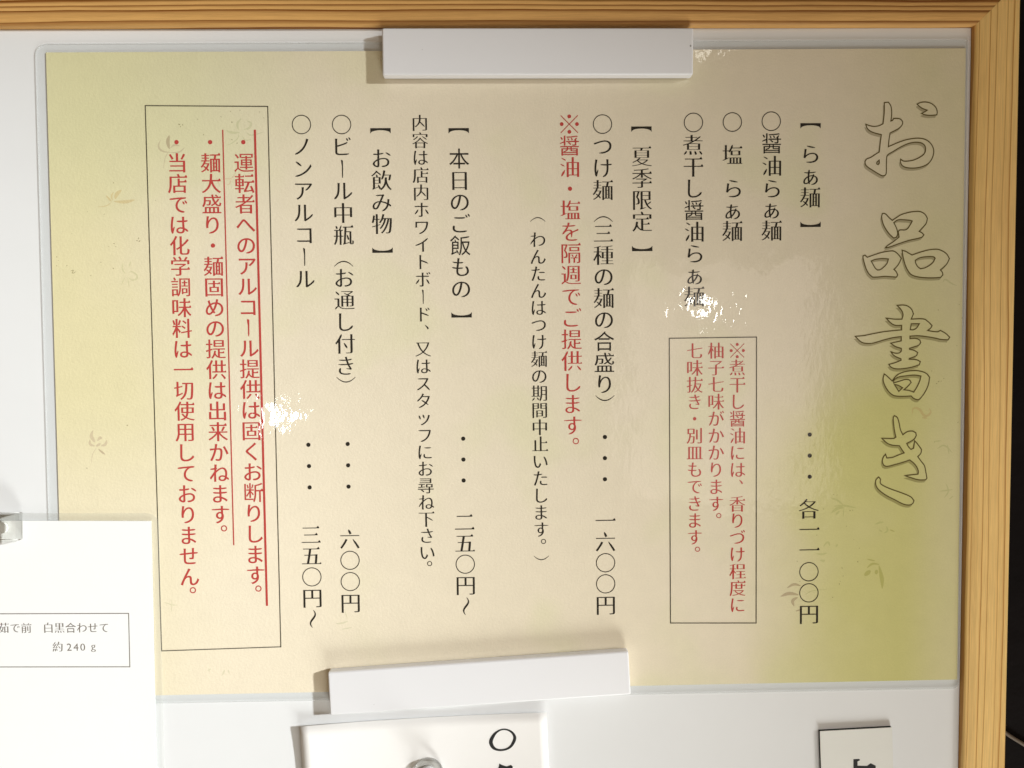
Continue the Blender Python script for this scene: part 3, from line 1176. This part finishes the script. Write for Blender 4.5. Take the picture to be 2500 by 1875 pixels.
FLORA = [(m, z, g) for m, z, st in FLORA for g in clusters(st, 30 * z[2])]
for m, (ox, oy, s), strokes in FLORA:
    V, Fc = [], []
    for pts, w in strokes:
        lay += 1
        c = [bp(ox + p[0] / s, oy + p[1] / s, ZP) for p in catmull(pts, False, 7, 170)]
        n = len(c)
        u = pxm(ox + pts[0][0] / s, oy + pts[0][1] / s, ZP)
        wd = [max(0.12, math.sin(math.pi * min(1, max(0, (i + 0.4) / n))) ** 0.75) * w / s * u for i in range(n)]
        ribbon(c, wd, False, V, Fc, ZP + 0.000008 + lay * 0.0000002)
    print_mesh('flower_print', V, Fc, m)
rs = random.Random(3)
for (ox, oy, s), ps in SPECKS:
    V, Fc = [], []
    for x, y in ps:
        q = bp(ox + x / s, oy + y / s, ZP)
        r = 0.00022 * rs.uniform(0.7, 1.3)
        b = len(V)
        a0 = rs.uniform(0, 6)
        el = rs.uniform(0.5, 1.0)
        for k in range(7):
            a = 2 * math.pi * k / 7
            X_, Y_ = r * 1.35 * math.cos(a), r * el * math.sin(a)
            V.append((q.x + X_ * math.cos(a0) - Y_ * math.sin(a0), q.y + X_ * math.sin(a0) + Y_ * math.cos(a0), ZP + 0.00002))
        Fc.append(tuple(range(b, b + 7)))
    print_mesh('paper_specks', V, Fc, M_SPECK)

# --- lettering columns; (text, first centre, last centre), pixels of the photograph
E1 = 52.5
E2 = 42.0
E3 = 51.0
BLACK_COLS = [
    ('heading_text', E1, [('【', 1979, 307, 0, 0), ('ら', 1979, 376, 0, 0), ('ぁ', 1979, 433, 0, 0), ('麺', 1978, 482, 0, 0), ('】', 1979, 548, 0, 0)]),
    ('price_text', E1, [('・・・', 1977, 1061, 1977, 1164), ('各', 1975, 1242, 0, 0), ('一一', 1976, 1293, 1976, 1343),
                        ('〇〇円', 1975, 1396, 1975, 1499)]),
    ('item_text', E1, [('○', 1883, 296, 0, 0), ('醤油ら', 1884, 350, 1885, 460), ('ぁ', 1884, 515, 0, 0), ('麺', 1884, 563, 0, 0)]),
    ('item_text', E1, [('○', 1788, 298, 0, 0), ('塩', 1788, 378, 0, 0), ('ら', 1790, 460, 0, 0), ('ぁ', 1789, 517, 0, 0), ('麺', 1788, 564, 0, 0)]),
    ('item_text', E1, [('○', 1693, 299, 0, 0), ('煮干し醤油ら', 1692, 354, 1696, 619), ('ぁ', 1696, 676, 0, 0), ('麺', 1695, 724, 0, 0)]),
    ('heading_text', E1, [('【', 1566, 315, 0, 0), ('夏季限定', 1567, 382, 1568, 541), ('】', 1568, 607, 0, 0)]),
    ('item_text', E1, [('○つけ麺', 1471, 303, 1472, 464), ('（', 1473, 535, 0, 0), ('三種の麺の合盛り', 1473, 570, 1476, 938), ('）', 1477, 972, 0, 0)]),
    ('price_text', E1, [('・・・', 1477, 1067, 1477, 1170), ('一六〇〇円', 1478, 1271, 1479, 1477)]),
    ('note_text', E2, [('（', 1313, 536, 0, 0), ('わんたんはつけ麺の期間中止いたします', 1313, 585, 1321, 1293), ('。', 1327, 1322, 0, 0), ('）', 1322, 1362, 0, 0)]),
    ('heading_text', E1, [('【', 1120, 319, 0, 0), ('本日のご飯もの', 1121, 387, 1126, 705), ('】', 1127, 769, 0, 0)]),
    ('price_text', E1, [('・・・', 1131, 1071, 1132, 1173), ('二五〇円〜', 1134, 1275, 1138, 1480)]),
    ('note_text', E2, [('内容は店内ホワイトボードｰ'[:-1], 1025, 300, 1034, 767), ('、', 1042, 798, 0, 0),
                       ('又はスタ', 1033, 852, 1034, 979), ('ッ', 1036, 1025, 0, 0), ('フにお尋ね下さい', 1037, 1063, 1043, 1349), ('。', 1049, 1376, 0, 0)]),
    ('heading_text', E1, [('【', 929, 319, 0, 0), ('お飲み物', 931, 387, 933, 547), ('】', 934, 611, 0, 0)]),
    ('item_text', E1, [('○ビール中瓶', 834, 304, 839, 574), ('（', 839, 644, 0, 0), ('お通し付き', 840, 679, 844, 893), ('）', 845, 927, 0, 0)]),
    ('price_text', E1, [('・・・', 849, 1084, 851, 1188), ('六〇〇円', 854, 1316, 856, 1472)]),
    ('item_text', E1, [('○ノンアルコール', 736, 304, 745, 681)]),
    ('price_text', E1, [('・・・', 753, 1086, 756, 1190), ('三五〇円〜', 759, 1306, 764, 1511)]),
]
RED_COLS = [
    ('note_text', 'thin', E1, [('※醤油・塩を隔週でご提供します', 1390, 303, 1398, 1039), ('。', 1406, 1077, 0, 0)]),
    ('note_text', 'thin', E2, [('※煮干し醤油には', 1800, 856, 1801, 1147), ('、', 1809, 1176, 0, 0), ('香りづけ程度に', 1800, 1230, 1801, 1477)]),
    ('note_text', 'thin', E2, [('柚子七味がかかります', 1748, 856, 1748, 1230), ('。', 1755, 1259, 0, 0)]),
    ('note_text', 'thin', E2, [('七味抜き・別皿もできます', 1696, 857, 1696, 1312), ('。', 1703, 1341, 0, 0)]),
    ('warning_text', 'bold', E3, [('・運転者へのアルコール提供は固くお断りします', 594, 347, 624, 1404), ('。', 631, 1437, 0, 0)]),
    ('warning_text', 'bold', E3, [('・麺大盛り・麺固めの提供は出来かねます', 513, 347, 538, 1256), ('。', 547, 1290, 0, 0)]),
    ('warning_text', 'bold', E3, [('・当店では化学調味料は一切使用しておりません', 431, 347, 463, 1408), ('。', 471, 1441, 0, 0)]),
]
for name, em, segs in BLACK_COLS:
    t = Text(Z2, MO)
    for s, x0, y0, x1, y1 in segs:
        if len(s) == 1:
            t.char(s, x0, y0, em)
        else:
            t.line(s, x0, y0, x1, y1, em)
    t.build(name, M_BLACK, menu)
for name, style, em, segs in RED_COLS:
    t = Text(Z2, MO)
    for s, x0, y0, x1, y1 in segs:
        if len(s) == 1:
            t.char(s, x0, y0, em, style)
        else:
            t.line(s, x0, y0, x1, y1, em, style)
    t.build(name, M_RED, menu, 'red printed note' if style == 'thin' else 'bold red warning line')

for (a, b, w) in (((622.5, 317), (652, 1479), 5.2), ((544, 317), (571, 1331), 2.9)):
    V, Fc = [], []
    p, q = bp(*a, ZP), bp(*b, ZP)
    ribbon([p, q], w * pxm(600, 900, ZP), False, V, Fc, Z3)
    link_mesh('red_side_line', mesh_of(V, [f[::-1] for f in Fc], MO), M_RED, menu)
for box in ([(355, 258), (654, 260), (686, 1579), (395, 1589)], [(1634, 826), (1847, 823), (1846, 1521), (1637, 1521)]):
    V, Fc = [], []
    ribbon([bp(x, y, ZP) for x, y in box], 2.1 * pxm(1000, 900, ZP), True, V, Fc, Z4)
    link_mesh('text_border', mesh_of(V, Fc, MO), M_RULE, menu)

# ------------------------------------------------------------------ white bar magnets
def magnet(corners_px, h, z0, label, specks):
    c = [bp(x, y, h) for x, y in corners_px]
    o = sum(c, Vector()) / 4
    o.z = z0
    t = thing('bar_magnet', label, 'magnet', o, 'white bar magnets holding the menu')
    # a smaller foot under a wider cap: the cap is what the photo shows
    cap = slab(c, z0 + 0.0006, h, o, 0.0009, 4)
    smooth(cap)
    link_mesh('cap', cap, M_MAGNET, t)
    ctr = Vector((o.x, o.y))
    foot = [ctr + (Vector(p[:2]) - ctr) * 0.93 for p in c]
    link_mesh('magnet_strip', slab(foot, z0, z0 + 0.0007, o), M_PLATE_EDGE, t)
    for (x, y, r) in specks:
        q = bp(x, y, h)
        V = [(q.x + r * math.cos(a) * 0.8, q.y + r * math.sin(a), h + 0.00004) for a in [k * math.pi / 4 for k in range(8)]]
        link_mesh('dust_speck', mesh_of(V, [tuple(range(8))], o), M_DUST, t)
    return t


HM = 0.0062
magnet([(932, 68), (1693, 67.5), (1692.5, 182), (933.5, 183)], HM, ZP + 0.0001,
       'white bar magnet touching the pine rail at the top of the menu', [(1031, 121, 0.00018), (1686, 112, 0.0005)])
magnet([(800, 1642), (1534.5, 1590.5), (1540.5, 1696), (805.5, 1747)], HM, ZP + 0.0001,
       'slightly tilted white bar magnet across the bottom edge of the menu', [(913, 1720, 0.00015)])

# ------------------------------------------------------------------ laminated white card, lower left
ZC0, ZC1 = 0.0011, 0.0016
c_tl, c_tr2 = bp(-160, 1271, ZC1), bp(369, 1272, ZC1)
c_brr = bp(384, 1960, ZC1)
c_bll = c_brr + (c_tl - c_tr2)
CO = bp(150, 1600, 0)
card = thing('laminated_card', 'glossy laminated white card with a small boxed noodle weight, overlapping the menu corner', 'card', CO)
cp = [c_tl, c_tr2, c_brr, c_bll]
link_mesh('card_sheet', slab(cp, ZC0, ZC1, CO), M_CARD, card)
fo2 = [bp(-185, 1252, ZC1), bp(386, 1253, ZC1), bp(403, 1990, ZC1)]
fo2.append(fo2[2] + (fo2[0] - fo2[1]))
link_mesh('film_margin', ring_slab(round_poly(fo2, 0.006), [Vector(p[:2]) for p in cp], ZC0, ZC1 - 0.0001, CO), M_FILM2, card)
zt = ZC1 + 0.00004
t = Text(zt, CO)
t.line('茹で前', 9, 1533, 64, 1533, 27.5)
t.line('白黒合わせて', 118, 1532.5, 254, 1532.5, 27.5)
t.char('約', 141, 1579, 27)
for k, ch in enumerate('240'):
    t.char(ch, 169 + 16.5 * k, 1580, 26)
t.char('g', 228, 1583, 27)
t.build('weight_text', M_GREYINK, card)
V, Fc = [], []
ribbon([bp(-120, 1499, zt), bp(314, 1497.5, zt), bp(317, 1628, zt), bp(-118, 1628.5, zt)], 2.1 * pxm(200, 1550, zt), True, V, Fc, zt)
link_mesh('text_border', mesh_of(V, Fc, CO), M_GREYINK, card)

# ------------------------------------------------------------------ clear acrylic clip at the left
HB = 0.0075
b0 = [bp(-60, 1251, ZC1), bp(57, 1250, ZC1), bp(57, 1316, ZC1), bp(-60, 1317, ZC1)]
BO = bp(0, 1285, ZC1)
clip = thing('clear_magnet', 'clear acrylic block magnet on the top edge of the laminated white card', 'magnet', BO)
me = slab(b0, ZC1 + 0.0001, HB, BO, 0.0007, 3)
link_mesh('block', me, M_CLEAR, clip)
cyl = bmesh.new()
bmesh.ops.create_cone(cyl, cap_ends=True, segments=24, radius1=0.0026, radius2=0.0026, depth=0.0008,
                      matrix=Matrix.Translation(Vector((bp(0, 1292, 0.004).x - BO.x, bp(0, 1290, 0.004).y - BO.y, 0.0012))))
me = bpy.data.meshes.new('m')
cyl.to_mesh(me)
cyl.free()
link_mesh('magnet_core', me, mat_plain('pale_core', (0.84, 0.84, 0.80), 0.6), clip)

# ------------------------------------------------------------------ white note with the pin magnet
n_tl, n_tr = bp(733, 1771, 0.002), bp(1334, 1737, 0.002)
n_dir = (n_tr - n_tl).normalized()
n_dn = Vector((n_dir.y, -n_dir.x, 0))
n_w = (n_tr - n_tl).length
n_h = 0.085
NO = n_tl + n_dir * n_w * 0.5 + n_dn * n_h * 0.5
NO.z = 0


def note_z(x, y):
    p = Vector((x, y, 0)) - Vector((n_tl.x, n_tl.y, 0))
    u = p.dot(n_dir) / n_w - 0.5
    v = p.dot(n_dn) / n_h
    return 0.0006 + 0.0018 * (abs(u) * 2) ** 2 + 0.0010 * max(0, 1 - v * 3) ** 2


note = thing('note_card', 'white note card with large black handwriting below the tilted magnet', 'note', NO)
V, Fc = [], []
nx, ny = 28, 16
for j in range(ny + 1):
    for i in range(nx + 1):
        q = n_tl + n_dir * n_w * i / nx + n_dn * n_h * j / ny
        V.append((q.x, q.y, note_z(q.x, q.y)))
for j in range(ny):
    for i in range(nx):
        a = j * (nx + 1) + i
        Fc.append((a, a + nx + 1, a + nx + 2, a + 1))
me = mesh_of(V, Fc, NO)
smooth(me)
o = link_mesh('note_sheet', me, M_NOTE, note)
md = o.modifiers.new('thickness', 'SOLIDIFY')
md.thickness = 0.00045
md.offset = -1
t = Text(0.00008, NO, note_z)


def n_pt(px, py):
    q = bp(px, py, 0.001)
    q = bp(px, py, note_z(q.x, q.y))
    return q


# brushed O: slanted ring, thick at lower left and right
O_out = [(1053, 1422), (1105, 1436), (1131, 1472), (1122, 1510), (1092, 1543), (1040, 1557), (992, 1546), (969, 1512), (975, 1478), (1005, 1442)]
O_in = [(1052, 1431), (1090, 1440), (1113, 1470), (1106, 1502), (1085, 1532), (1045, 1545), (1008, 1537), (991, 1508), (996, 1482), (1018, 1448)]
ct = []
for c in (O_out, O_in):
    c2 = catmull([(800 + x / 2.4578, 1200 + y / 2.4578) for x, y in c], True, 5, 80)
    ct.append([(n_pt(*p).x, n_pt(*p).y) for p in c2])
t.put(*fill_contours(ct))
S = [(1030, 1632), (1046, 1640), (1075, 1648), (1100, 1640), (1112, 1652), (1100, 1680), (1075, 1730), (1045, 1728), (1040, 1690), (1012, 1672), (1025, 1655)]
c2 = catmull([(800 + x / 2.4578, 1200 + y / 2.4578) for x, y in S], True, 4, 60)
t.put(*fill_contours([[(n_pt(*p).x, n_pt(*p).y) for p in c2]]))
t.build('handwriting', M_SUMI, note)

# clear pin magnet
pc = bp(1046, 1884, 0.0008)
zb = note_z(pc.x, pc.y) + 0.0001
PO = Vector((pc.x, pc.y, zb))
pin = thing('pin_magnet', 'clear plastic pin magnet pressed on the white note card', 'magnet', PO)


def lathe(prof, seg=40):
    V, Fc = [], []
    n = len(prof)
    for k in range(seg):
        a = 2 * math.pi * k / seg
        for r, z in prof:
            V.append((r * math.cos(a), r * math.sin(a), z))
    for k in range(seg):
        for i in range(n - 1):
            a, b = k * n + i, ((k + 1) % seg) * n + i
            Fc.append((a, b, b + 1, a + 1))
    Fc.append(tuple(k * n for k in range(seg))[::-1])
    Fc.append(tuple(k * n + n - 1 for k in range(seg)))
    me = mesh_of(V, Fc)
    smooth(me)
    return me


prof = [(0.0066, 0.0), (0.0070, 0.0004), (0.0070, 0.0030), (0.0066, 0.0036), (0.0050, 0.0046), (0.0043, 0.0075), (0.0045, 0.0110), (0.0060, 0.0140),
        (0.0066, 0.0150), (0.0068, 0.0175), (0.0062, 0.0186), (0.0050, 0.0190)]
link_mesh('pin_body', lathe(prof), M_PIN, pin)
link_mesh('magnet_core', lathe([(0.0035, 0.0006), (0.0035, 0.0028)], 24), mat_plain('pale_pin_core', (0.80, 0.80, 0.80), 0.5), pin)

# ------------------------------------------------------------------ thick magnetic name plate, lower right
HP = 0.0018
p_tl, p_tr = bp(2002, 1785.5, HP), bp(2178, 1776, HP)
p_dir = (p_tr - p_tl).normalized()
p_dn = Vector((p_dir.y, -p_dir.x, 0))
pl = [p_tl, p_tr, p_tr + p_dn * 0.075, p_tl + p_dn * 0.075]
QO = sum(pl, Vector()) / 4
QO.z = 0
plate = thing('magnetic_plate', 'thick white magnetic sheet with dark edges and bold black lettering beside the right rail', 'name plate', QO)
ct_ = sum(pl, Vector()) / 4
link_mesh('magnet_backing', slab([p + (p - ct_) * -0.002 for p in pl], 0.0001, HP - 0.0003, QO), M_PLATE_EDGE, plate)
ct_ = sum(pl, Vector()) / 4
face = [p.copy() for p in pl]
link_mesh('white_face', slab(face, HP - 0.00028, HP, QO), M_PLATE, plate)
t = Text(HP + 0.00004, QO)
G = [(1188, 1606), (1224, 1604), (1228, 1612), (1213, 1620), (1213, 1645), (1270, 1646), (1292, 1630), (1322, 1645), (1322, 1668), (1213, 1668), (1213, 1740), (1188, 1740)]
t.put(*fill_contours([[(bp(1600 + x / 2.4578, 1200 + y / 2.4578, HP).x, bp(1600 + x / 2.4578, 1200 + y / 2.4578, HP).y) for x, y in G]]))
t.build('lettering', M_SUMI, plate)
